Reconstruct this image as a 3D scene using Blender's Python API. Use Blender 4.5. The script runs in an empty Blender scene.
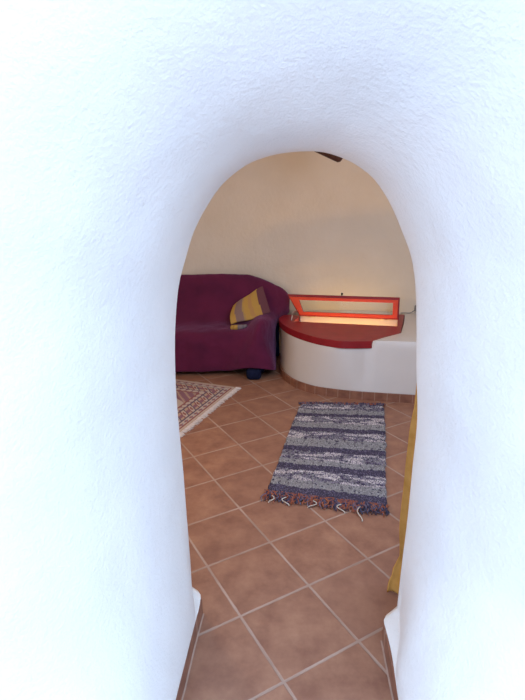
import bpy, bmesh, math, random
from mathutils import Vector, Matrix, noise
random.seed(4)
C = bpy.context.scene.collection
V = Vector

# ---------------------------------------------------------------- helpers
def mesh_obj(name, bm, mat, parent=None, smooth=True):
    me = bpy.data.meshes.new(name)
    bm.normal_update()
    bm.to_mesh(me); bm.free()
    if smooth:
        for p in me.polygons: p.use_smooth = True
    o = bpy.data.objects.new(name, me)
    if mat: me.materials.append(mat)
    C.objects.link(o)
    if parent is not None:
        o.parent = parent
        o.matrix_parent_inverse = Matrix.Translation(parent.location).inverted()
    return o

def thing(name, label, cat, loc=(0, 0, 0), group=None):
    o = bpy.data.objects.new(name, None); C.objects.link(o)
    o.empty_display_size = .1
    o.location = loc; o['label'] = label; o['category'] = cat
    if group: o['group'] = group
    return o

def tag(o, label, cat):
    o['label'] = label; o['category'] = cat
    return o

def struct(name, bm, mat, smooth=True):
    o = mesh_obj(name, bm, mat, None, smooth); o['kind'] = 'structure'
    return o

def bevel(o, w, seg=3, ang=35):
    m = o.modifiers.new('bevel', 'BEVEL'); m.width = w; m.segments = seg
    m.limit_method = 'ANGLE'; m.angle_limit = math.radians(ang); m.harden_normals = False
    return m

def subsurf(o, n):
    m = o.modifiers.new('sub', 'SUBSURF'); m.levels = n; m.render_levels = n
    return m

def solidify(o, t, off=-1):
    m = o.modifiers.new('thick', 'SOLIDIFY'); m.thickness = t; m.offset = off
    return m

def box(bm, lo, hi):
    lo = V(lo); hi = V(hi)
    r = bmesh.ops.create_cube(bm, size=1)
    for v in r['verts']:
        v.co = V(((lo.x + hi.x) / 2 + v.co.x * (hi.x - lo.x), (lo.y + hi.y) / 2 + v.co.y * (hi.y - lo.y), (lo.z + hi.z) / 2 + v.co.z * (hi.z - lo.z)))
    return r['verts']

def prism(bm, pts, z0, z1):
    a = [bm.verts.new((x, y, z0)) for x, y in pts]
    b = [bm.verts.new((x, y, z1)) for x, y in pts]
    n = len(pts)
    for i in range(n):
        bm.faces.new((a[i], a[(i + 1) % n], b[(i + 1) % n], b[i]))
    for loop in (a, b):
        ed = [bm.edges.get((loop[i], loop[(i + 1) % n])) for i in range(n)]
        bmesh.ops.triangle_fill(bm, edges=ed, use_beauty=True)
    bmesh.ops.recalc_face_normals(bm, faces=bm.faces[:])

def tube(bm, pts, r, seg=8, closed_ends=True, col=None, layer=None):
    """round bar through points; r is a number or one radius per point"""
    pts = [V(p) for p in pts]; rings = []
    up = V((0, 0, 1))
    for i, p in enumerate(pts):
        d = (pts[min(i + 1, len(pts) - 1)] - pts[max(i - 1, 0)]).normalized()
        a = d.cross(up)
        if a.length < .05: a = d.cross(V((1, 0, 0)))
        a.normalize(); b = d.cross(a).normalized()
        rr = r[i] if isinstance(r, (list, tuple)) else r
        rings.append([bm.verts.new(p + (a * math.cos(t) + b * math.sin(t)) * rr) for t in [2 * math.pi * k / seg for k in range(seg)]])
    fs = []
    for i in range(len(rings) - 1):
        for k in range(seg):
            fs.append(bm.faces.new((rings[i][k], rings[i][(k + 1) % seg], rings[i + 1][(k + 1) % seg], rings[i + 1][k])))
    if closed_ends:
        fs.append(bm.faces.new(rings[0][::-1])); fs.append(bm.faces.new(rings[-1]))
    if col is not None:
        for f in fs:
            for l in f.loops: l[layer] = (*col, 1)
    return fs

def catmull(P, n, closed=False):
    P = [V(p) for p in P]; out = []
    for i in range(len(P) - 1):
        p0 = P[max(i - 1, 0)]; p1 = P[i]; p2 = P[i + 1]; p3 = P[min(i + 2, len(P) - 1)]
        for k in range(n):
            t = k / n
            out.append(.5 * ((2 * p1) + (p2 - p0) * t + (2 * p0 - 5 * p1 + 4 * p2 - p3) * t * t + (3 * p1 - p0 - 3 * p2 + p3) * t ** 3))
    out.append(P[-1])
    return out

def sstep(a, b, x):
    t = max(0, min(1, (x - a) / (b - a))); return t * t * (3 - 2 * t)

# ---------------------------------------------------------------- materials
class NT:
    def __init__(s, name):
        s.m = bpy.data.materials.new(name); s.m.use_nodes = True
        s.t = s.m.node_tree; s.b = s.t.nodes['Principled BSDF']
    def n(s, typ, **k):
        nd = s.t.nodes.new(typ)
        for a, v in k.items(): setattr(nd, a, v)
        return nd
    def l(s, a, b): s.t.links.new(a, b)
    def math(s, op, a, b=None, c=None):
        nd = s.n('ShaderNodeMath', operation=op)
        for i, x in enumerate((a, b, c)):
            if x is None: continue
            if isinstance(x, (int, float)): nd.inputs[i].default_value = x
            else: s.l(x, nd.inputs[i])
        return nd.outputs[0]
    def noise(s, vec, scale, detail=3, rough=.5):
        nd = s.n('ShaderNodeTexNoise'); nd.inputs['Scale'].default_value = scale
        nd.inputs['Detail'].default_value = detail; nd.inputs['Roughness'].default_value = rough
        if vec is not None: s.l(vec, nd.inputs['Vector'])
        return nd.outputs['Fac']
    def pos(s): return s.n('ShaderNodeNewGeometry').outputs['Position']
    def ramp(s, fac, stops):
        nd = s.n('ShaderNodeValToRGB'); e = nd.color_ramp.elements
        while len(e) < len(stops): e.new(.5)
        for el, (p, c) in zip(e, stops): el.position = p; el.color = (*c, 1)
        s.l(fac, nd.inputs[0]); return nd.outputs[0]
    def mix(s, fac, a, b):
        nd = s.n('ShaderNodeMix', data_type='RGBA')
        for i, x in ((0, fac), (6, a), (7, b)):
            if isinstance(x, (int, float)): nd.inputs[i].default_value = x
            elif isinstance(x, tuple): nd.inputs[i].default_value = (*x, 1)
            else: s.l(x, nd.inputs[i])
        return nd.outputs[2]
    def bump(s, h, strength, dist):
        nd = s.n('ShaderNodeBump'); nd.inputs['Strength'].default_value = strength
        nd.inputs['Distance'].default_value = dist; s.l(h, nd.inputs['Height']); s.l(nd.outputs[0], s.b.inputs['Normal'])
    def set(s, color=None, rough=.8, spec=.3):
        if color is not None:
            if isinstance(color, tuple): s.b.inputs['Base Color'].default_value = (*color, 1)
            else: s.l(color, s.b.inputs['Base Color'])
        s.b.inputs['Roughness'].default_value = rough
        s.b.inputs['Specular IOR Level'].default_value = spec
        return s

def plaster(name, c1, c2, fine=55, st=.5, dist=.006):
    k = NT(name); p = k.pos()
    big = k.noise(p, 3, 3)
    f = k.noise(p, fine, 4, .6); g = k.noise(p, fine * .33, 3, .6)
    h = k.math('ADD', f, k.math('MULTIPLY', g, 1.3))
    k.set(k.ramp(big, [(.3, c1), (.7, c2)]), .92, .15)
    k.bump(h, st, dist)
    return k.m

def plain(name, c, rough=.6, spec=.3, var=.0, metal=0, bumpy=0, scale=30):
    k = NT(name)
    if var:
        f = k.noise(k.pos(), scale, 3)
        k.set(k.ramp(f, [(.3, tuple(x * (1 - var) for x in c)), (.7, tuple(min(1, x * (1 + var)) for x in c))]), rough, spec)
    else: k.set(c, rough, spec)
    if bumpy: k.bump(k.noise(k.pos(), scale * 6, 3), bumpy, .003)
    k.b.inputs['Metallic'].default_value = metal
    return k.m

def vcol(name, rough=.95, bumpy=.6, scale=400):
    k = NT(name); a = k.n('ShaderNodeVertexColor', layer_name='pattern')
    f = k.noise(k.pos(), scale, 2)
    c = k.mix(k.math('MULTIPLY', f, .18), a.outputs[0], (.5, .45, .42))
    k.set(c, rough, .1); k.bump(f, bumpy, .004)
    return k.m

TILE = .33; YAW = .508795; OX = -.809875 * TILE; OY = 5.747365 * TILE
def tile_mat():
    k = NT('terracotta_tiles'); p = k.pos()
    sp = k.n('ShaderNodeSeparateXYZ'); k.l(p, sp.inputs[0]); x, y = sp.outputs[0], sp.outputs[1]
    c, s = math.cos(YAW), math.sin(YAW)
    dx = k.math('SUBTRACT', x, OX); dy = k.math('SUBTRACT', y, OY)
    a = k.math('DIVIDE', k.math('ADD', k.math('MULTIPLY', dx, c), k.math('MULTIPLY', dy, s)), TILE)
    b = k.math('DIVIDE', k.math('SUBTRACT', k.math('MULTIPLY', dy, c), k.math('MULTIPLY', dx, s)), TILE)
    def edge(t):   # distance to the nearest grid line, in tiles
        f = k.math('FRACT', t); return k.math('MINIMUM', f, k.math('SUBTRACT', 1, f))
    w = k.math('MULTIPLY', k.math('SUBTRACT', k.noise(p, 25, 2), .5), .012)
    d = k.math('ADD', k.math('MINIMUM', edge(a), edge(b)), w)
    grout = k.n('ShaderNodeMapRange'); grout.interpolation_type = 'SMOOTHSTEP'
    grout.inputs[1].default_value = .010; grout.inputs[2].default_value = .022
    grout.inputs[3].default_value = 1; grout.inputs[4].default_value = 0
    k.l(d, grout.inputs[0]); g = grout.outputs[0]
    cell = k.n('ShaderNodeCombineXYZ'); k.l(k.math('FLOOR', a), cell.inputs[0]); k.l(k.math('FLOOR', b), cell.inputs[1])
    wn = k.n('ShaderNodeTexWhiteNoise'); k.l(cell.outputs[0], wn.inputs[0])
    off = k.n('ShaderNodeVectorMath', operation='MULTIPLY_ADD'); k.l(wn.outputs[1], off.inputs[0]); off.inputs[1].default_value = (7, 7, 7); k.l(p, off.inputs[2])
    n1 = k.noise(off.outputs[0], 9, 5, .62)
    col = k.ramp(n1, [(.3, (.25, .118, .080)), (.5, (.335, .17, .112)), (.72, (.43, .235, .15))])
    col = k.mix(k.math('MULTIPLY', wn.outputs[0], .35), col, (.25, .125, .09))
    gc = k.ramp(k.noise(p, 4, 2), [(.3, (.35, .24, .19)), (.7, (.48, .35, .29))])
    k.set(k.mix(g, col, gc), .5, .35)
    rr = k.n('ShaderNodeMapRange'); rr.inputs[3].default_value = .42; rr.inputs[4].default_value = .62
    k.l(n1, rr.inputs[0]); k.l(rr.outputs[0], k.b.inputs['Roughness'])
    h = k.math('ADD', k.math('MULTIPLY', g, -1), k.math('MULTIPLY', n1, .5))
    k.bump(h, .5, .003)
    return k.m

def skirting_mat():
    k = NT('skirting_tiles'); u = k.n('ShaderNodeUVMap'); u.uv_map = 'run'
    sp = k.n('ShaderNodeSeparateXYZ'); k.l(u.outputs[0], sp.inputs[0])
    f = k.math('FRACT', sp.outputs[0]); d = k.math('MINIMUM', f, k.math('SUBTRACT', 1, f))
    joint = k.math('LESS_THAN', d, .03)
    col = k.ramp(k.noise(k.pos(), 14, 4), [(.3, (.20, .09, .06)), (.7, (.33, .155, .10))])
    k.set(k.mix(k.math('MULTIPLY', joint, .45), col, (.50, .34, .26)), .5, .35)
    return k.m

M = dict(
    outer=plaster('white_lime_plaster', (.80, .80, .80), (.86, .86, .86), 110, .35, .008),
    inner=plaster('warm_white_plaster', (.70, .645, .55), (.74, .69, .60), 30, .35, .012),
    bench=plaster('bench_plaster', (.66, .64, .62), (.70, .68, .66), 25, .12, .006),
    tile=tile_mat(), skirt=skirting_mat(),
    red=plain('red_gloss_paint', (.29, .015, .022), .38, .4, .12, bumpy=.08, scale=12),
    redlit=plain('red_paint_lamplit', (.66, .060, .018), .38, .4, .08, scale=12),  # frame red brightened to orange: recess lamp glow put into the colour
    throw=None, navy=plain('navy_upholstery', (.008, .012, .04), .9, .15, .2, bumpy=.3, scale=40),
    steel=plain('steel', (.55, .55, .55), .35, .5, metal=1),
    grout=plain('grout', (.46, .34, .28), .9, .1, .1),
    black=plain('black_plastic', (.015, .015, .018), .45, .4),
    cable=plain('grey_plastic', (.16, .17, .2), .5, .4),
    wood=plain('dark_brown_wood', (.07, .028, .018), .6, .3, .3, bumpy=.3, scale=20),
    rug=vcol('rag_yarn', .95, .9, 350), knots=vcol('knotted_wool', .95, .4, 500),
    blanket=vcol('woven_blanket', .95, .5, 500),
    white_yarn=plain('white_yarn', (.58, .54, .48), .95, .1, .1),
    brass=plain('lamp_brass', (.5, .35, .12), .35, .5, metal=1),
)
M['bench'].node_tree.nodes['Principled BSDF'].inputs['Roughness'].default_value = .3
M['bench'].node_tree.nodes['Principled BSDF'].inputs['Specular IOR Level'].default_value = .5
k = NT('burgundy_throw')
p = k.pos(); n = k.noise(p, 5, 3)
k.set(k.ramp(n, [(.3, (.085, .010, .044)), (.7, (.125, .014, .056))]), .85, .2)
k.b.inputs['Sheen Weight'].default_value = .3; k.b.inputs['Sheen Tint'].default_value = (.6, .35, .7, 1)
k.bump(k.math('ADD', k.noise(p, 260, 2), k.math('MULTIPLY', k.noise(p, 9, 3), 3)), .35, .006)
M['throw'] = k.m
k = NT('ochre_curtain_cloth')
k.set(k.ramp(k.noise(k.pos(), 20, 3), [(.3, (.50, .25, .06)), (.7, (.60, .32, .09))]), .9, .15)
k.bump(k.noise(k.pos(), 300, 2), .3, .003); M['ochre'] = k.m
k = NT('window_glass')
tr = k.n('ShaderNodeBsdfTransparent'); tr.inputs[0].default_value = (.97, .97, .96, 1)
gl = k.n('ShaderNodeBsdfGlossy'); gl.inputs['Roughness'].default_value = .03
mx = k.n('ShaderNodeMixShader'); mx.inputs[0].default_value = .012
k.l(tr.outputs[0], mx.inputs[1]); k.l(gl.outputs[0], mx.inputs[2])
k.l(mx.outputs[0], k.t.nodes['Material Output'].inputs[0]); M['glass'] = k.m

# ---------------------------------------------------------------- setting: floor
bm = bmesh.new()
bmesh.ops.create_grid(bm, x_segments=2, y_segments=2, size=1)
for v in bm.verts: v.co = V((v.co.x * 3.2, 1.9 + v.co.y * 4.2, 0))
struct('floor', bm, M['tile'], False)

# ---------------------------------------------------------------- setting: thick white wall with the arched passage
ARCH = [(-.274, 1.62, 0), (-.274, 1.62, .045), (-.274, 1.62, .074), (-.262, 1.62, .084), (-.284, 1.63, .094), (-.298, 1.64, .106), (-.298, 1.643, .198), (-.300, 1.643, .427), (-.302, 1.644, .642),
        (-.306, 1.644, .804), (-.307, 1.644, .959), (-.301, 1.643, 1.106), (-.289, 1.641, 1.229), (-.272, 1.639, 1.331), (-.246, 1.635, 1.412), (-.212, 1.629, 1.501),
        (-.169, 1.622, 1.574), (-.116, 1.613, 1.641), (-.043, 1.602, 1.694), (.032, 1.589, 1.72), (.106, 1.577, 1.729), (.178, 1.566, 1.727), (.236, 1.556, 1.711),
        (.288, 1.548, 1.685), (.338, 1.54, 1.645), (.384, 1.532, 1.58), (.425, 1.526, 1.496), (.456, 1.521, 1.42), (.473, 1.518, 1.338), (.484, 1.516, 1.228),
        (.495, 1.514, 1.064), (.510, 1.512, .889), (.507, 1.512, .703), (.504, 1.513, .504), (.496, 1.514, .291), (.492, 1.515, .14), (.489, 1.513, .104), (.462, 1.495, .095), (.434, 1.48, .084), (.447, 1.48, .074), (.447, 1.48, .04), (.447, 1.48, 0)]
arch = catmull(ARCH, 6)
S, E_ = .80, .50
def outdir(p):
    if p.z < 1.1: return V((-1 if p.x < .1 else 1, 0, 0))
    d = V((p.x - .1, 0, (p.z - 1.1) * 1.0)); d.normalize(); return d
def ring(s):
    out = []
    e = E_ * (1 - math.sqrt(max(0, 1 - (s / S) ** 2)))
    for p in arch:
        left = p.x < .1; d = outdir(p); Y = p.y - s
        q = p + d * e - V((0, s, 0))
        low = 1 - sstep(.08, .65, p.z)                     # near the floor the sides follow the skirting
        if low > 0:
            if left:
                tx_ = -(.260 + .080 * max(0, 1.625 - Y)) if Y > .95 else -.33 - (.95 - Y) * 1.5
                tx_ -= .06 * max(0, p.z - .085) + (.014 if p.z < .08 else 0)
                tgt = p.x + (tx_ - p.x) * sstep(0, .14, s)
            else:
                tx_ = .431 - .075 * max(0, 1.48 - Y) if Y > .95 else .40 + (.95 - Y) * 1.5
                tx_ += .06 * max(0, p.z - .085) + (.014 if p.z < .08 else 0)
                tgt = p.x + (tx_ - p.x) * sstep(0, .3, s)
                if p.z > .1: tgt = max(tgt, p.x * (Y / p.y) * 1.02)
            q.x = q.x * (1 - low) + tgt * low
        out.append(q)
    return out
bm = bmesh.new()
ss = [-.05, -.035, -.015, 0, .015, .04] + [.04 + .73 * (i / 26) for i in range(1, 27)] + [.785, .795, .8]
rows = []
for s in ss:
    if s <= 0:
        t = -s / .05      # rounded lip towards the room
        pts = [p + outdir(p) * (.05 * (1 - math.sqrt(max(0, 1 - t * t)))) + V((0, -s, 0)) for p in arch]
    else: pts = ring(s)
    rows.append([bm.verts.new(q) for q in pts])
def far(pts, X0, X1, Z, Y, c=(.1, .9)):
    out = []
    for i, q in enumerate(pts):
        dx, dz = q.x - c[0], max(q.z - c[1], 0)
        if q.z < c[1]:
            out.append(V((X0 if dx < 0 else X1, Y, q.z)))
        else:
            sc = min(((X0 if dx < 0 else X1) - c[0]) / dx if abs(dx) > 1e-6 else 1e9, (Z - c[1]) / dz if dz > 1e-6 else 1e9)
            out.append(V((c[0] + dx * sc, Y, c[1] + dz * sc)))
    return out
last = [v.co.copy() for v in rows[-1]]
def blendrow(A, B, t): return [a.lerp(b, t) for a, b in zip(A, B)]
FO = far(last, -3.0, 3.0, 2.9, .78)
for t in (.1, .3, 1): rows.append([bm.verts.new(q) for q in blendrow(last, FO, t)])
first = [v.co.copy() for v in rows[0]]
FI = far(first, -3.0, 3.0, 2.9, 1.66)
for t in (.05, 1): rows.insert(0, [bm.verts.new(q) for q in blendrow(first, FI, t)])
for a, b in zip(rows, rows[1:]):
    for i in range(len(a) - 1): bm.faces.new((a[i], a[i + 1], b[i + 1], b[i]))
bmesh.ops.recalc_face_normals(bm, faces=bm.faces[:])
for v in bm.verts:                                   # hand-trowelled unevenness
    n3 = noise.noise(v.co * 6) * .006 + noise.noise(v.co * 17) * .002
    if v.co.z > .12 and v.co.y < 1.45: v.co += V((n3 if v.co.x > .1 else -n3, 0, 0)) * sstep(1.47, 1.3, v.co.y) * .0 + v.normal * n3 * sstep(1.45, 1.2, v.co.y)
wf = struct('wall_front', bm, M['outer'])

# tile skirting in the passage, both sides
def skirting(name, path, h, t, tile=.33, start=.3, parent=None):
    """strip of tiles: face on the path, thickness t to the right-hand side, height h"""
    bm = bmesh.new(); uv = bm.loops.layers.uv.new('run')
    pts = [V((x, y, 0)) for x, y in path]; run = [0]
    for a, b in zip(pts, pts[1:]): run.append(run[-1] + (b - a).length / tile)
    cols = []
    for i, q in enumerate(pts):
        d = (pts[min(i + 1, len(pts) - 1)] - pts[max(i - 1, 0)]).normalized(); nrm = V((d.y, -d.x, 0))
        cols.append([bm.verts.new(q + V((0, 0, z)) + nrm * o) for z, o in ((0, 0), (h, 0), (h, t), (0, t))])
    for i in range(len(cols) - 1):
        for k in range(3):
            f = bm.faces.new((cols[i][k], cols[i + 1][k], cols[i + 1][k + 1], cols[i][k + 1]))
            for l in f.loops:
                j = i if l.vert in cols[i] else i + 1
                l[uv].uv = (run[j] + start, l.vert.co.z / h)
    for c in (cols[0], cols[-1]):
        f = bm.faces.new(c)
        for l in f.loops: l[uv].uv = (.5, .5)
    bmesh.ops.recalc_face_normals(bm, faces=bm.faces[:])
    return mesh_obj(name, bm, M['skirt'], parent, False)
# face just proud of the plaster
b = skirting('baseboard_left', [(-.330, .95), (-.306, 1.12), (-.287, 1.298), (-.275, 1.455), (-.258, 1.625)], .08, -.05, start=.25); b['kind'] = 'structure'
b = skirting('baseboard_right', [(.400, .95), (.410, 1.15), (.421, 1.337), (.431, 1.482)], .08, .05, start=.5); b['kind'] = 'structure'

def joint_line(name, P, w):
    bm = bmesh.new(); P = [V((x, y, .0012)) for x, y in P]; L = []
    for i, q in enumerate(P):
        d = (P[min(i + 1, len(P) - 1)] - P[max(i - 1, 0)]).normalized(); n_ = V((d.y, -d.x, 0)) * w
        L.append((bm.verts.new(q), bm.verts.new(q + n_)))
    for a, b in zip(L, L[1:]): bm.faces.new((a[0], a[1], b[1], b[0]))
    bmesh.ops.recalc_face_normals(bm, faces=bm.faces[:]); struct(name, bm, M['grout'], False)
joint_line('trim_1', [(-.330, .95), (-.306, 1.12), (-.287, 1.298), (-.275, 1.455), (-.258, 1.625)], .006)
joint_line('trim_2', [(.400, .95), (.410, 1.15), (.421, 1.337), (.431, 1.482)], -.006)

# ---------------------------------------------------------------- setting: rounded room wall and domed ceiling
PLAN = [(-2.7, 1.6, 0), (-2.75, 2.4, 0), (-2.6, 3.3, 0), (-2.2, 4.2, 0), (-1.5, 4.85, 0), (-.7, 5.12, 0), (0, 5.2, 0), (.5, 5.16, 0), (1.0, 5.08, 0), (1.45, 4.97, 0), (1.95, 4.7, 0), (2.4, 4.1, 0), (2.65, 3.3, 0), (2.7, 2.4, 0), (2.6, 1.6, 0)]
plan = catmull(PLAN, 8)
O = V((.1, 1.66, 0))
def shell(z0, z1, n, name, mat):
    bm = bmesh.new(); rows = []
    for j in range(n + 1):
        z = z0 + (z1 - z0) * j / n
        t = min(1, max(0, (z - .8) / 2.0)); sc = math.sqrt(max(0.0, 1 - t ** 3))
        rows.append([bm.verts.new(V((O.x + (q.x - O.x) * sc, O.y + (q.y - O.y) * sc, z)) ) for q in plan])
    for a, b in zip(rows, rows[1:]):
        for i in range(len(a) - 1): bm.faces.new((a[i], b[i], b[i + 1], a[i + 1]))
    for v in bm.verts:
        nz = noise.noise(v.co * 2.2) * .014 + noise.noise(v.co * 6) * .004
        if v.co.y > 1.8: v.co += (V((v.co.x - O.x, v.co.y - O.y - 1.5, 0)).normalized()) * nz
    bmesh.ops.remove_doubles(bm, verts=bm.verts[:], dist=1e-4)
    return struct(name, bm, mat)
shell(0, 2.1, 26, 'wall_back', M['inner'])
shell(2.1, 2.8, 14, 'ceiling', M['inner'])

# ---------------------------------------------------------------- masonry bench
def path3(P, n): return [(q.x, q.y) for q in catmull([(x, y, 0) for x, y in P], n)]
BOT = [(.20, 5.00), (.175, 4.72), (.19, 4.43), (.245, 4.25), (.324, 4.115), (.44, 4.00), (.565, 3.934), (.72, 3.875), (.882, 3.831), (1.247, 3.751), (1.7, 3.66), (2.2, 3.52)]
TOP = [(.21, 5.00), (.185, 4.78), (.22, 4.50), (.27, 4.34), (.345, 4.215), (.45, 4.07), (.565, 3.975), (.72, 3.935), (.90, 3.93), (1.26, 3.87), (1.7, 3.77), (2.2, 3.64)]
bot = path3(BOT, 6); top = path3(TOP, 6); KB = 8 * 6         # index of the step
bench = thing('masonry_bench', 'built-in white plastered bench with curved front and brown tile skirting, against the back wall', 'bench', (.9, 4.4, 0))
bm = bmesh.new()
grid = []
NZ = 6
for i, (a, c) in enumerate(zip(bot, top)):
    zt = .42 if i < KB else .48
    grid.append([bm.verts.new((a[0] + (c[0] - a[0]) * t, a[1] + (c[1] - a[1]) * t, zt * t)) for t in [j / NZ for j in range(NZ + 1)]])
stepv = bm.verts.new((top[KB][0], top[KB][1], .42))
for i in range(len(grid) - 1):
    for j in range(NZ):
        if i == KB - 1 and j == NZ - 1:
            bm.faces.new((grid[i][j], grid[i + 1][j], grid[i + 1][j + 1], stepv, grid[i][j + 1]))
        else: bm.faces.new((grid[i][j], grid[i + 1][j], grid[i + 1][j + 1], grid[i][j + 1]))
def cap(loop, hole=None):
    ed = []
    for L in ([loop] + ([hole] if hole else [])):
        for i in range(len(L)):
            a, b_ = L[i], L[(i + 1) % len(L)]
            ed.append(bm.edges.get((a, b_)) or bm.edges.new((a, b_)))
    bmesh.ops.triangle_fill(bm, edges=ed, use_beauty=True)
def nv(x, y, z): return bm.verts.new((x, y, z))
STEP = [(1.04, 4.045), (1.20, 4.165), (1.30, 4.45), (1.43, 4.86), (1.43, 5.14)]
lo = [stepv] + [nv(x, y, .42) for x, y in STEP]; hi = [grid[KB][NZ]] + [nv(x, y, .48) for x, y in STEP]
for i in range(len(lo) - 1): bm.faces.new((lo[i], lo[i + 1], hi[i + 1], hi[i]))
HOLE = [(.307, 4.659), (1.226, 4.399), (1.300, 4.655), (.385, 4.885)]     # recess under the hatch
hT = [nv(x, y, .42) for x, y in HOLE]; hB = [nv(x, y, .12) for x, y in HOLE]
for i in range(4): bm.faces.new((hT[i], hT[(i + 1) % 4], hB[(i + 1) % 4], hB[i]))
bm.faces.new(hB)
back = nv(.21, 5.14, .42)
cap([g[NZ] for g in grid[:KB]] + lo + [back], hT)
cap([g[NZ] for g in grid[KB:]] + [nv(2.2, 4.55, .48)] + hi[1:][::-1])
# plaster ledge behind the hatch
L = [(.385, 4.885), (1.30, 4.655), (1.315, 4.70), (1.33, 5.14), (.36, 5.14)]
a = [nv(x, y, .42) for x, y in L]; c = [nv(x, y, .485) for x, y in L]
for i in range(5): bm.faces.new((a[i], a[(i + 1) % 5], c[(i + 1) % 5], c[i]))
bm.faces.new(c)
bmesh.ops.recalc_face_normals(bm, faces=bm.faces[:])
body = mesh_obj('bench_body', bm, M['bench'], bench)
bevel(body, .008, 3, 40)
sk = skirting('skirting', [(x, y) for x, y in bot[3:]], .07, .012, tile=.10, parent=bench)
sk['label'] = 'reddish brown tile skirting along the foot of the bench'

# ---------------------------------------------------------------- red top with glazed hatch
redtop = thing('bench_top', 'red painted curved wooden top on the white bench, with a raised glazed hatch', 'bench top', (.8, 4.4, .42))
front = [(.185, 4.86), (.165, 4.75), (.195, 4.56), (.245, 4.40), (.325, 4.24), (.45, 4.07), (.565, 3.975), (.66, 3.925), (.78, 3.915), (.885, 3.915)]
out = path3(front, 6) + [(.915, 3.935), (1.035, 4.045), (1.195, 4.165), (1.29, 4.45), (1.422, 4.855), (1.40, 4.875), (1.345, 4.87), (1.305, 4.655), (1.228, 4.397), (.305, 4.657), (.375, 4.893), (.30, 4.955), (.22, 4.94)]
bm = bmesh.new(); prism(bm, out, .421, .482)
o = mesh_obj('board', bm, M['red'], redtop, False); bevel(o, .006, 3, 50)
# hatch frame: a trapezoid hinged along the back of the opening, leaning back a little
h0, h1 = V((.374, 4.850, .490)), V((1.302, 4.628, .486))
ex = (h1 - h0).normalized(); nrm = V((ex.y, -ex.x, 0)).normalized()       # towards the room
if nrm.y > 0: nrm = -nrm
lean = math.radians(6); ez = (V((0, 0, 1)) * math.cos(lean) - nrm * math.sin(lean)).normalized(); en = ex.cross(ez).normalized()
if en.y > 0: en = -en
def hp(u, v, w=0): return h0 + ex * u + ez * v + en * w
LEN = (h1 - h0).length
def frame_mesh(outer, inner, w0, w1):
    bm = bmesh.new()
    A = [[bm.verts.new(hp(u, v, w)) for u, v in outer] for w in (w0, w1)]
    B = [[bm.verts.new(hp(u, v, w)) for u, v in inner] for w in (w0, w1)]
    for i in range(4):
        j = (i + 1) % 4
        bm.faces.new((A[0][i], A[0][j], A[1][j], A[1][i])); bm.faces.new((B[0][i], B[0][j], B[1][j], B[1][i]))
        for w in (0, 1): bm.faces.new((A[w][i], A[w][j], B[w][j], B[w][i]))
    bmesh.ops.recalc_face_normals(bm, faces=bm.faces[:])
    return bm
inner = [(.035, .045), (LEN - .060, .045), (LEN - .060, .160), (-.008, .160)]
hatch = mesh_obj('hatch_frame', frame_mesh([(0, 0), (LEN, 0), (LEN, .212), (-.128, .212)], inner, -.030, .0), M['red'], redtop, False); bevel(hatch, .004, 2, 30)
hatch['label'] = 'dark red hatch frame propped open'
def sub(name, bm, mat, par, smooth=True):
    o = mesh_obj(name, bm, mat, None, smooth); o.parent = par
    o.matrix_parent_inverse = Matrix.Translation(redtop.location).inverted() if False else Matrix()
    o.matrix_parent_inverse = (Matrix.Translation(par.parent.location) @ par.matrix_parent_inverse @ par.matrix_basis).inverted() if par.parent else par.matrix_basis.inverted()
    return o
bm = bmesh.new()
g = [(.030, .042), (LEN - .057, .042), (LEN - .057, .163), (-.010, .163)]
a = [bm.verts.new(hp(u, v, -.017)) for u, v in g]; c = [bm.verts.new(hp(u, v, -.013)) for u, v in g]
bm.faces.new(a); bm.faces.new(c[::-1])
for i in range(4): bm.faces.new((a[i], a[(i + 1) % 4], c[(i + 1) % 4], c[i]))
bmesh.ops.recalc_face_normals(bm, faces=bm.faces[:])
sub('glass_pane', bm, M['glass'], hatch, False)
o = sub('raised_moulding', frame_mesh([(.006, .016), (LEN - .014, .016), (LEN - .014, .190), (-.108, .190)], inner, .0003, .020), M['redlit'], hatch, False); bevel(o, .004, 2, 30)
bm = bmesh.new()
kx = .41
tube(bm, [hp(kx, .213, 0), hp(kx, .219, 0), hp(kx, .221, 0), hp(kx, .236, 0), hp(kx, .241, 0)], [.004, .004, .010, .011, .006], 14)
sub('knob', bm, M['black'], hatch)
for u in (.12, LEN - .14):
    bm = bmesh.new(); tube(bm, [hp(u - .03, -.002, -.018), hp(u + .03, -.002, -.018)], .006, 10)
    sub('hinge', bm, M['steel'], hatch)
bm = bmesh.new(); tube(bm, [V((.285, 4.70, .484)), V((.300, 4.76, .54)), hp(-.02, .06, .02)], .005, 8)
mesh_obj('stay', bm, M['steel'], redtop)

# ---------------------------------------------------------------- sofa under the throw
sofa = thing('sofa', 'navy upholstered sofa against the back wall, almost hidden under a burgundy throw', 'sofa', (-.7, 4.7, 0))
def cushion(name, lo, hi, r=.04):
    bm = bmesh.new(); box(bm, lo, hi); o = mesh_obj(name, bm, M['navy'], sofa); bevel(o, r, 4); return o
cushion('base', (-1.55, 4.53, .05), (-.14, 4.98, .25), .02)
cushion('seat_cushion', (-1.40, 4.53, .25), (-.76, 4.84, .405), .035)
cushion('seat_cushion', (-.75, 4.53, .25), (-.14, 4.84, .405), .035)
cushion('backrest', (-1.50, 4.985, .25), (.02, 5.07, .78), .04)
cushion('gap_shade_block', (-1.5, 4.985, .03), (.175, 5.07, .45), .01)  # added navy block, stands in for the shade between throw and bench
cushion('foot', (-.155, 4.335, .001), (-.015, 4.46, .11), .04)
cushion('armrest', (-.095, 4.44, .03), (.02, 4.88, .43), .04)
cushion('armrest', (-1.70, 4.42, .03), (-1.55, 4.90, .47), .045)

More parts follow.
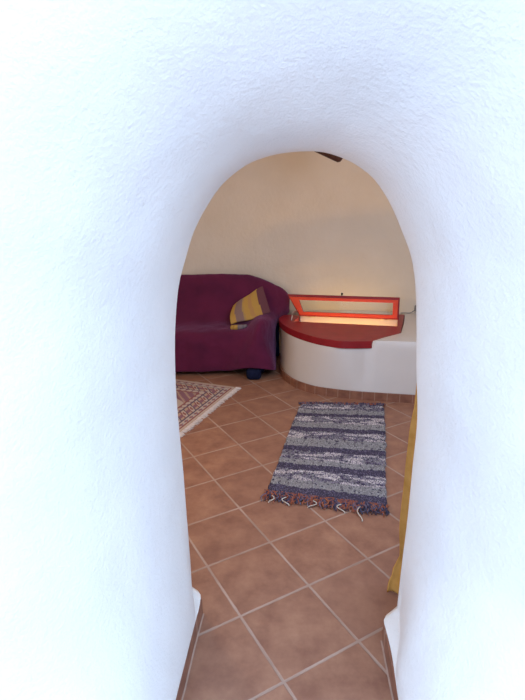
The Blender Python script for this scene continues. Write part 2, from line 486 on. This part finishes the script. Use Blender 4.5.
# throw: control net, columns left to right, rows hem -> seat -> over the back
seat = [(4.49, .035), (4.475, .16), (4.47, .30), (4.485, .415), (4.55, .44), (4.73, .438), (4.84, .475), (4.905, .61), (4.95, .82), (5.01, .905), (5.08, .885), (5.11, .72)]
cols = []
for x, dz, dy in ((-1.48, 0, 0), (-1.2, .004, .01), (-.95, -.004, -.01), (-.75, .004, .008), (-.55, -.004, -.008), (-.42, .004, .004)):
    cols.append([(x, y + dy * (1 if j < 4 else .3), z + dz + (.012 if j == 0 else 0)) for j, (y, z) in enumerate(seat)])
cols.append([(-.33, 4.495, .045), (-.31, 4.48, .17), (-.28, 4.475, .31), (-.24, 4.485, .42), (-.22, 4.56, .44), (-.21, 4.73, .44), (-.20, 4.84, .48), (-.20, 4.905, .61), (-.19, 4.945, .81), (-.16, 5.01, .897), (-.16, 5.08, .875), (-.16, 5.11, .72)])
cols.append([(-.255, 4.42, .085), (-.225, 4.405, .19), (-.17, 4.42, .31), (-.12, 4.445, .42), (-.13, 4.56, .455), (-.13, 4.74, .46), (-.13, 4.84, .49), (-.12, 4.90, .64), (-.10, 4.945, .80), (-.07, 5.01, .882), (-.06, 5.08, .86), (-.06, 5.11, .7)])
cols.append([(-.16, 4.35, .125), (-.14, 4.352, .22), (-.10, 4.36, .37), (-.065, 4.385, .50), (-.06, 4.50, .54), (-.06, 4.72, .525), (-.08, 4.84, .55), (-.05, 4.91, .67), (-.02, 4.95, .78), (.01, 5.01, .845), (.02, 5.08, .825), (.02, 5.11, .7)])
cols.append([(-.04, 4.325, .125), (-.04, 4.335, .22), (-.035, 4.345, .39), (-.03, 4.365, .545), (-.01, 4.50, .57), (0, 4.72, .545), (.02, 4.85, .56), (.05, 4.92, .66), (.075, 4.96, .755), (.10, 5.01, .815), (.10, 5.08, .795), (.10, 5.11, .68)])
cols.append([(.075, 4.335, .105), (.052, 4.36, .20), (.022, 4.385, .36), (.012, 4.405, .505), (.065, 4.51, .54), (.08, 4.72, .53), (.11, 4.86, .55), (.14, 4.93, .635), (.165, 4.97, .71), (.19, 5.02, .77), (.19, 5.08, .755), (.19, 5.11, .65)])
cols.append([(.120, 4.355, .095), (.100, 4.43, .19), (.070, 4.50, .31), (.060, 4.53, .43), (.105, 4.55, .46), (.115, 4.72, .47), (.18, 4.90, .50), (.235, 4.965, .56), (.27, 4.99, .63), (.285, 5.03, .695), (.262, 5.08, .69), (.26, 5.11, .62)])
cols.append([(.125, 4.52, .05), (.115, 4.56, .13), (.11, 4.60, .21), (.11, 4.64, .29), (.118, 4.70, .36), (.128, 4.76, .40), (.18, 4.945, .455), (.25, 4.985, .50), (.285, 5.01, .56), (.295, 5.04, .62), (.28, 5.08, .60), (.275, 5.11, .56)])
cols.append([(.14, 4.90, .03), (.14, 4.90, .12), (.14, 4.90, .2), (.14, 4.91, .28), (.14, 4.92, .35), (.15, 4.93, .40), (.18, 4.98, .43), (.25, 5.01, .45), (.285, 5.04, .48), (.29, 5.06, .52), (.285, 5.09, .53), (.275, 5.11, .5)])
bm = bmesh.new()
vs = [[bm.verts.new(q) for q in c] for c in cols]
for a, b in zip(vs, vs[1:]):
    for j in range(len(a) - 1): bm.faces.new((a[j], b[j], b[j + 1], a[j + 1]))
o = mesh_obj('sofa_throw', bm, M['throw'])
subsurf(o, 4)
tx = bpy.data.textures.new('folds', 'CLOUDS'); tx.noise_scale = .16; tx.noise_depth = 2
d = o.modifiers.new('folds', 'DISPLACE'); d.texture = tx; d.strength = .022; d.mid_level = .5; d.texture_coords = 'GLOBAL'
solidify(o, .006)
tag(o, 'burgundy throw covering the sofa beside the white bench, hem hanging to the floor', 'throw')

# ---------------------------------------------------------------- striped blanket on the sofa
MUS, MAU, PUR, GRE = (.50, .30, .055), (.24, .15, .14), (.12, .025, .045), (.20, .17, .20)
def clothgrid(P00, P10, P01, P11, nu, nv_, bulge, colf, name, parent=None, thick=.014):
    bm = bmesh.new(); lay = bm.loops.layers.float_color.new('pattern')
    P00, P10, P01, P11 = map(V, (P00, P10, P01, P11)); g = []
    for i in range(nu + 1):
        r = []
        for j in range(nv_ + 1):
            s, t = i / nu, j / nv_
            q = P00.lerp(P10, s).lerp(P01.lerp(P11, s), t) + bulge(s, t); r.append(bm.verts.new(q))
        g.append(r)
    for i in range(nu):
        for j in range(nv_):
            f = bm.faces.new((g[i][j], g[i][j + 1], g[i + 1][j + 1], g[i + 1][j])); c = colf((i + .5) / nu, (j + .5) / nv_)
            for l in f.loops: l[lay] = (*c, 1)
    o = mesh_obj(name, bm, M['blanket'], parent); solidify(o, thick, 0); subsurf(o, 1)
    return o
bl = thing('folded_blanket', 'mustard yellow blanket with mauve stripes, lying folded on the burgundy sofa throw', 'blanket', (-.12, 4.8, .5))
def bcol(s, t):
    s += .02 * math.sin(t * 5)
    if s < .14: return MUS
    if s < .34: return MAU
    if s < .38: return (.42, .27, .08)
    if s < .79: return MUS if not (.52 < s < .62) else (.46, .25, .07)
    return PUR
def bb(s, t):
    return V((-.02 * math.sin(math.pi * t) * (1 - s), -.022 * math.sin(math.pi * s) - .02 * math.sin(math.pi * t), .018 * math.sin(math.pi * s) * (1 - t) + .006 * math.sin(9 * s)))
clothgrid((-.275, 4.84, .605), (.012, 4.885, .785), (-.298, 4.65, .462), (.085, 4.72, .555), 40, 20, bb, bcol, 'fold_cloth', bl, .018)
bm = bmesh.new(); lay = bm.loops.layers.float_color.new('pattern')
prev = None
P = [V((-.292, 4.57, .455)), V((-.27, 4.56, .455)), V((-.23, 4.56, .455)), V((-.18, 4.57, .458)), V((-.145, 4.60, .462))]
for i in range(4):
    tube(bm, [P[i], P[i + 1]], [(.020, .026, .026, .022, .012)[i], (.020, .026, .026, .022, .012)[i + 1]], 12, True, MUS if i < 2 else GRE, lay)
mesh_obj('rolled_edge', bm, M['blanket'], bl)

# ---------------------------------------------------------------- striped rag rug
def rug_frame(TL, TR, BL, BR):
    TL, TR, BL, BR = [V((*p, 0)) for p in (TL, TR, BL, BR)]
    return lambda u, v: TL.lerp(TR, u).lerp(BL.lerp(BR, u), v)
rf = rug_frame((.298, 3.755), (.970, 3.695), (.005, 2.475), (.652, 2.31))
NAVY, GREY, CREAM, RUST, LILAC = (.030, .026, .075), (.275, .28, .305), (.60, .57, .60), (.36, .09, .04), (.15, .13, .22)
def near(x, c, w): return abs(x - c) < w
def rugcol(u, v):
    wob = .012 * noise.noise(V((u * 5, v * 2, 3)))
    w = v + wob; r = random.random(); n = noise.noise(V((u * 28, v * 95, 1))); m = noise.noise(V((u * 5, v * 38, 7)))
    bands = ((.175, .020), (.365, .024), (.585, .026), (.765, .026), (.965, .030), (.0, .018))
    for c, h in bands:
        if near(w, c, h + .006 * n): return NAVY if r < .78 else LILAC
    # pale flecked zone just below each dark band, plain grey above the next one
    for c, h in bands:
        dlt = w - c - h
        if 0 < dlt < .085:
            if m > .05 and r < .72: return CREAM
            if n > .12 and r < .8: return NAVY
            return GREY if r < .5 else LILAC
    if n > .28 and r < .6: return NAVY
    return GREY if r < .8 else (.36, .37, .39)
rug = thing('striped_rug', 'shaggy grey and navy striped rag rug with rust fringe on the tiles', 'rug', (.48, 3.06, 0))
bm = bmesh.new(); lay = bm.loops.layers.float_color.new('pattern')
NU, NV = 150, 320; g = []
for i in range(NU + 1):
    r = []
    for j in range(NV + 1):
        u, v = i / NU, j / NV
        e = .012 * noise.noise(V((v * 22, (u > .5) * 9, 0))) + .005 * (random.random() - .5)
        uu = .5 + (u - .5) * (1 - .05 * (1 - sstep(0, .06, v))) + (e if i in (0, 1, NU - 1, NU) else 0) + .010 * math.sin(v * 9 + 1)*(.5 - u)
        q = rf(uu, v)
        edge = min(i, NU - i, j, NV - j)
        z = .016 + .006 * noise.noise(V((u * 60, v * 130, 0))) + .007 * (random.random() - .5) if edge > 0 else .001
        r.append(bm.verts.new((q.x, q.y, z)))
    g.append(r)
for j in range(NV):
    for i in range(NU):
        f = bm.faces.new((g[i][j], g[i][j + 1], g[i + 1][j + 1], g[i + 1][j])); c = rugcol((i + .5) / NU, (j + .5) / NV)
        k_ = .6 + .8 * random.random()
        for l in f.loops: l[lay] = (*[x * k_ for x in c], 1)
bmesh.ops.recalc_face_normals(bm, faces=bm.faces[:])
mesh_obj('pile', bm, M['rug'], rug, True)
def fringe(name, along, outdir_, n, ln, rad, colf, parent, mat, z0=.010, curl=.02):
    bm = bmesh.new(); lay = bm.loops.layers.float_color.new('pattern')
    for i in range(n):
        t = (i + random.random()) / n; p = V(along(t)); o_ = V(outdir_)
        side = V((-o_.y, o_.x, 0)); L_ = ln * (.55 + .75 * random.random()); a = random.uniform(-.7, .7)
        pts = []
        for k2 in range(7):
            s = k2 / 6
            q = p - o_ * .015 + o_ * (L_ * s + curl * .5 * math.sin(s * 9 + a * 20) * s) + side * (curl * math.sin(s * 8 + a * 12) * a + L_ * .35 * a * s)
            q.z = max(rad, z0 + .012 * math.sin(s * 3.1) * random.random() * (1 if rad > .003 else .3) - z0 * s * .6)
            pts.append(q)
        tube(bm, pts, [rad, rad * 1.1, rad, rad, rad * .9, rad * .8, rad * .5], 5, True, colf(), lay)
    o = mesh_obj(name, bm, mat, parent); o['kind'] = 'stuff'; return o
fc = lambda: random.choice([RUST, RUST, (.30, .08, .05), (.42, .14, .06), NAVY, NAVY, (.05, .05, .11), LILAC])
din = (rf(.5, 1) - rf(.5, 0)).normalized()
f1 = fringe('fringe', lambda t: rf(t, 1.0) + V((0, 0, .012)), din, 330, .070, .0036, fc, rug, M['rug'], .018, .03)
f2 = fringe('fringe', lambda t: rf(t, 0.0) + V((0, 0, .012)), -din, 240, .045, .004, lambda: random.choice([RUST, NAVY, NAVY, LILAC, (.1, .09, .14)]), rug, M['rug'], .014)
f1['label'] = 'rust and navy yarn fringe'
for u, L_, sw in ((.07, .04, .3), (.19, .045, -.5), (.41, .04, .5), (.64, .045, -.5), (.79, .095, -.32)):
    bm = bmesh.new(); p0 = rf(u, 1.0) + din * .045; sd = V((-din.y, din.x, 0)); pts = []
    for k2 in range(11):
        s = k2 / 10; q = p0 + din * (L_ * s) + sd * (sw * .045 * math.sin(s * 5)); q.z = .022 * (1 - s) + .004; pts.append(q)
    tube(bm, pts, .003, 6); o = mesh_obj('loose_thread', bm, M['white_yarn'], rug); o['label'] = 'white loose yarn end'

# ---------------------------------------------------------------- patterned knotted rug
per = thing('oriental_rug', 'cream and brick-red patterned oriental rug with pale fringe, in front of the sofa', 'rug', (-1.0, 3.7, 0))
K = V((-.232, 4.168, 0)); ea = V((-.376, -.926, 0)).normalized(); eb = V((-.926, .376, 0)).normalized()
WID, LNG = 1.25, 1.75
CRM, PEA, BRK, PLM, INK, SLT = (.55, .47, .42), (.50, .36, .28), (.30, .10, .10), (.26, .12, .18), (.12, .09, .15), (.25, .23, .32)
def percol(a, b):
    da, db = min(a, WID - a), min(b, LNG - b); d = min(da, db); t = b if da < db else a       # t runs along the nearer edge
    if d < .012: return PEA
    if d < .034: return CRM
    if d < .042: return BRK
    if d < .085:      # flowers between two lines
        ph = (t / .075) % 1; dd = abs(ph - .5) * 2 * .022 + abs(d - .0625)
        return BRK if dd < .012 else (SLT if dd < .019 else CRM)
    if d < .097: return INK
    if d < .19:       # slanting main border
        ph = ((t + d * .9) / .11) % 1
        if ph < .12: return INK
        if ph < .48: return CRM if abs(d - .143) > .022 or ph < .2 or ph > .4 else BRK
        if ph < .60: return BRK
        return PEA if abs(d - .143) > .018 else PLM
    if d < .202: return INK
    if d < .245:
        ph = (t / .06) % 1; return PLM if abs(ph - .5) * 2 * .03 < abs(d - .2235) else CRM
    if d < .257: return BRK
    ca, cb = a - WID / 2, b - LNG / 2
    m = abs(ca) / .30 + abs(cb) / .55
    if m < .35: return CRM
    if m < 1: return BRK if int(m * 12) % 3 else SLT
    if abs(ca) / .5 + abs(cb) / .80 > 1.05: return PLM if (int(a * 45) + int(b * 45)) % 4 else PEA
    return CRM
bm = bmesh.new(); lay = bm.loops.layers.float_color.new('pattern'); NA, NB = 170, 230; g = []
for i in range(NA + 1):
    g.append([bm.verts.new(K + ea * (WID * i / NA) + eb * (LNG * j / NB) + V((0, 0, .007 + .0012 * random.random() if 0 < i < NA and 0 < j < NB else 0.0005))) for j in range(NB + 1)])
for i in range(NA):
    for j in range(NB):
        f = bm.faces.new((g[i][j], g[i + 1][j], g[i + 1][j + 1], g[i][j + 1])); c = percol((i + .5) / NA * WID, (j + .5) / NB * LNG)
        for l in f.loops: l[lay] = (*c, 1)
bmesh.ops.recalc_face_normals(bm, faces=bm.faces[:])
mesh_obj('pile', bm, M['knots'], per)
wf_ = lambda: random.choice([(.72, .69, .70), (.64, .61, .63), (.78, .74, .75)])
for base, dr in ((K, -eb), (K + eb * LNG, eb)):
    f = fringe('fringe', lambda t: base + ea * (WID * t) + V((0, 0, .003)), dr, 420, .050, .003, wf_, per, M['knots'], .004, .002)
    f['label'] = 'off-white fringe'

# ---------------------------------------------------------------- ochre curtain beside the passage
cur = thing('curtain', 'ochre yellow curtain hanging to the floor just inside the right side of the archway', 'curtain', (.75, 1.74, 0))
edge_x = [(0, .508), (.03, .512), (.08, .538), (.14, .566), (.30, .556), (.55, .562), (.72, .567), (.85, .58), (1.4, .60), (1.88, .60)]
def ex_(z):
    for (z0, x0), (z1, x1) in zip(edge_x, edge_x[1:]):
        if z <= z1: return x0 + (x1 - x0) * sstep(z0, z1, z)
    return edge_x[-1][1]
bm = bmesh.new(); g = []
for i in range(61):
    s = i / 60; r = []
    for j in range(41):
        z = .006 + 1.87 * (j / 40) ** 1.5; x = ex_(z) * (1 - s) + (1.02) * s
        y = 1.745 + .028 * math.sin(s * 26 + 1.0 + .4 * math.sin(z * 2)) * (1 - .3 * z / 1.9) - .05 * (1 - sstep(0, .12, z)) * (1 - s) ** 3
        r.append(bm.verts.new((x, y, z)))
    g.append(r)
for a, b in zip(g, g[1:]):
    for j in range(40): bm.faces.new((a[j], b[j], b[j + 1], a[j + 1]))
o = mesh_obj('cloth', bm, M['ochre'], cur); solidify(o, .006, 0)
bm = bmesh.new(); tube(bm, [(.57, 1.74, 1.90), (1.10, 1.74, 1.90)], .011, 12); mesh_obj('curtain_rod', bm, M['wood'], cur)
for x in (.59, 1.08):
    bm = bmesh.new(); tube(bm, [(x, 1.74, 1.90), (x, 1.66, 1.90)], .008, 8); mesh_obj('rod_bracket', bm, M['wood'], cur)

# ---------------------------------------------------------------- dark wooden beam below the ceiling
bm = bmesh.new()
A = V((.597, 4.0, 1.910)); B = V((-1.35, 3.7, 2.74)); d = (B - A).normalized()
tube(bm, [A - d * .035, A - d * .028, A - d * .012, A + d * .02, A.lerp(B, .5), B], [.012, .036, .048, .048, .048, .048], 20)
tag(mesh_obj('wooden_beam', bm, M['wood']), 'dark brown wooden beam end showing just under the top of the arch', 'beam')

# ---------------------------------------------------------------- wall socket with lead
so = thing('wall_socket', 'small dark grey plug on the wall above the right end of the white bench', 'socket', (1.55, 4.9, .5))
bm = bmesh.new(); box(bm, (1.535, 4.86, .505), (1.60, 4.93, .565)); o = mesh_obj('plug', bm, M['cable'], so); bevel(o, .012, 3)
bm = bmesh.new(); tube(bm, catmull([(1.40, 4.92, .487), (1.44, 4.915, .488), (1.49, 4.905, .49), (1.53, 4.90, .515), (1.55, 4.90, .53)], 5), .004, 8)
mesh_obj('lead', bm, M['cable'], so)

# ---------------------------------------------------------------- lights
def light(name, kind, loc, energy, col, size=.1, rot=None, sy=None):
    l = bpy.data.lights.new(name, kind); l.energy = energy; l.color = col
    if kind == 'AREA':
        l.size = size
        if sy: l.shape = 'RECTANGLE'; l.size_y = sy
    elif kind == 'SUN': l.angle = size
    else: l.shadow_soft_size = size
    o = bpy.data.objects.new(name, l); C.objects.link(o); o.location = loc
    if rot: o.rotation_euler = rot
    return o
light('left_room_lamp', 'POINT', (-1.0, 2.7, 1.35), 23, (1, .66, .38), .12)
light('ceiling_lamp', 'POINT', (.3, 3.2, 2.3), 8, (1, .74, .50), .15)
light('recess_lamp', 'AREA', (.78, 4.54, .16), 6, (1, .50, .09), .75, (math.radians(180 - 6), 0, math.radians(-14)), .08)
light('ledge_glow_fill', 'AREA', (.84, 4.80, .515), .7, (1, .62, .20), .80, (math.radians(115), 0, math.radians(-13)), .02)  # added unseen light without fixture, for the yellow glow behind the hatch
d_ = V((.35, 4.2, .2)) - V((1.0, 1.93, 1.85))
light('cool_room_fill', 'AREA', (1.0, 1.93, 1.85), 27, (.58, .74, 1), .7, d_.to_track_quat('-Z', 'Y').to_euler(), .9)  # added cool fill out of view, no window built; cools bench and throw
w = bpy.data.worlds.new('daylight'); bpy.context.scene.world = w; w.use_nodes = True
bg = w.node_tree.nodes['Background']; bg.inputs[0].default_value = (.56, .74, 1.0, 1); bg.inputs[1].default_value = 3.0

# ---------------------------------------------------------------- camera
cam = bpy.data.cameras.new('camera'); co = bpy.data.objects.new('camera', cam); C.objects.link(co)
pitch, roll = .290273, -.016857
F = V((0, math.cos(pitch), -math.sin(pitch))); R = V((1, 0, 0)); U = V((0, math.sin(pitch), math.cos(pitch)))
R2 = R * math.cos(roll) + U * math.sin(roll); U2 = U * math.cos(roll) - R * math.sin(roll)
m = Matrix((R2, U2, -F)).transposed().to_4x4(); m.translation = V((0, 0, 1.5917)); co.matrix_world = m
cam.sensor_fit = 'VERTICAL'; cam.sensor_height = 24; cam.lens = 498.69 / 700 * 24; cam.clip_start = .02
bpy.context.scene.camera = co
vs_ = bpy.context.scene.view_settings
vs_.view_transform = 'Standard'; vs_.look = 'None'; vs_.gamma = 1; vs_.use_curve_mapping = False; vs_.exposure = 0
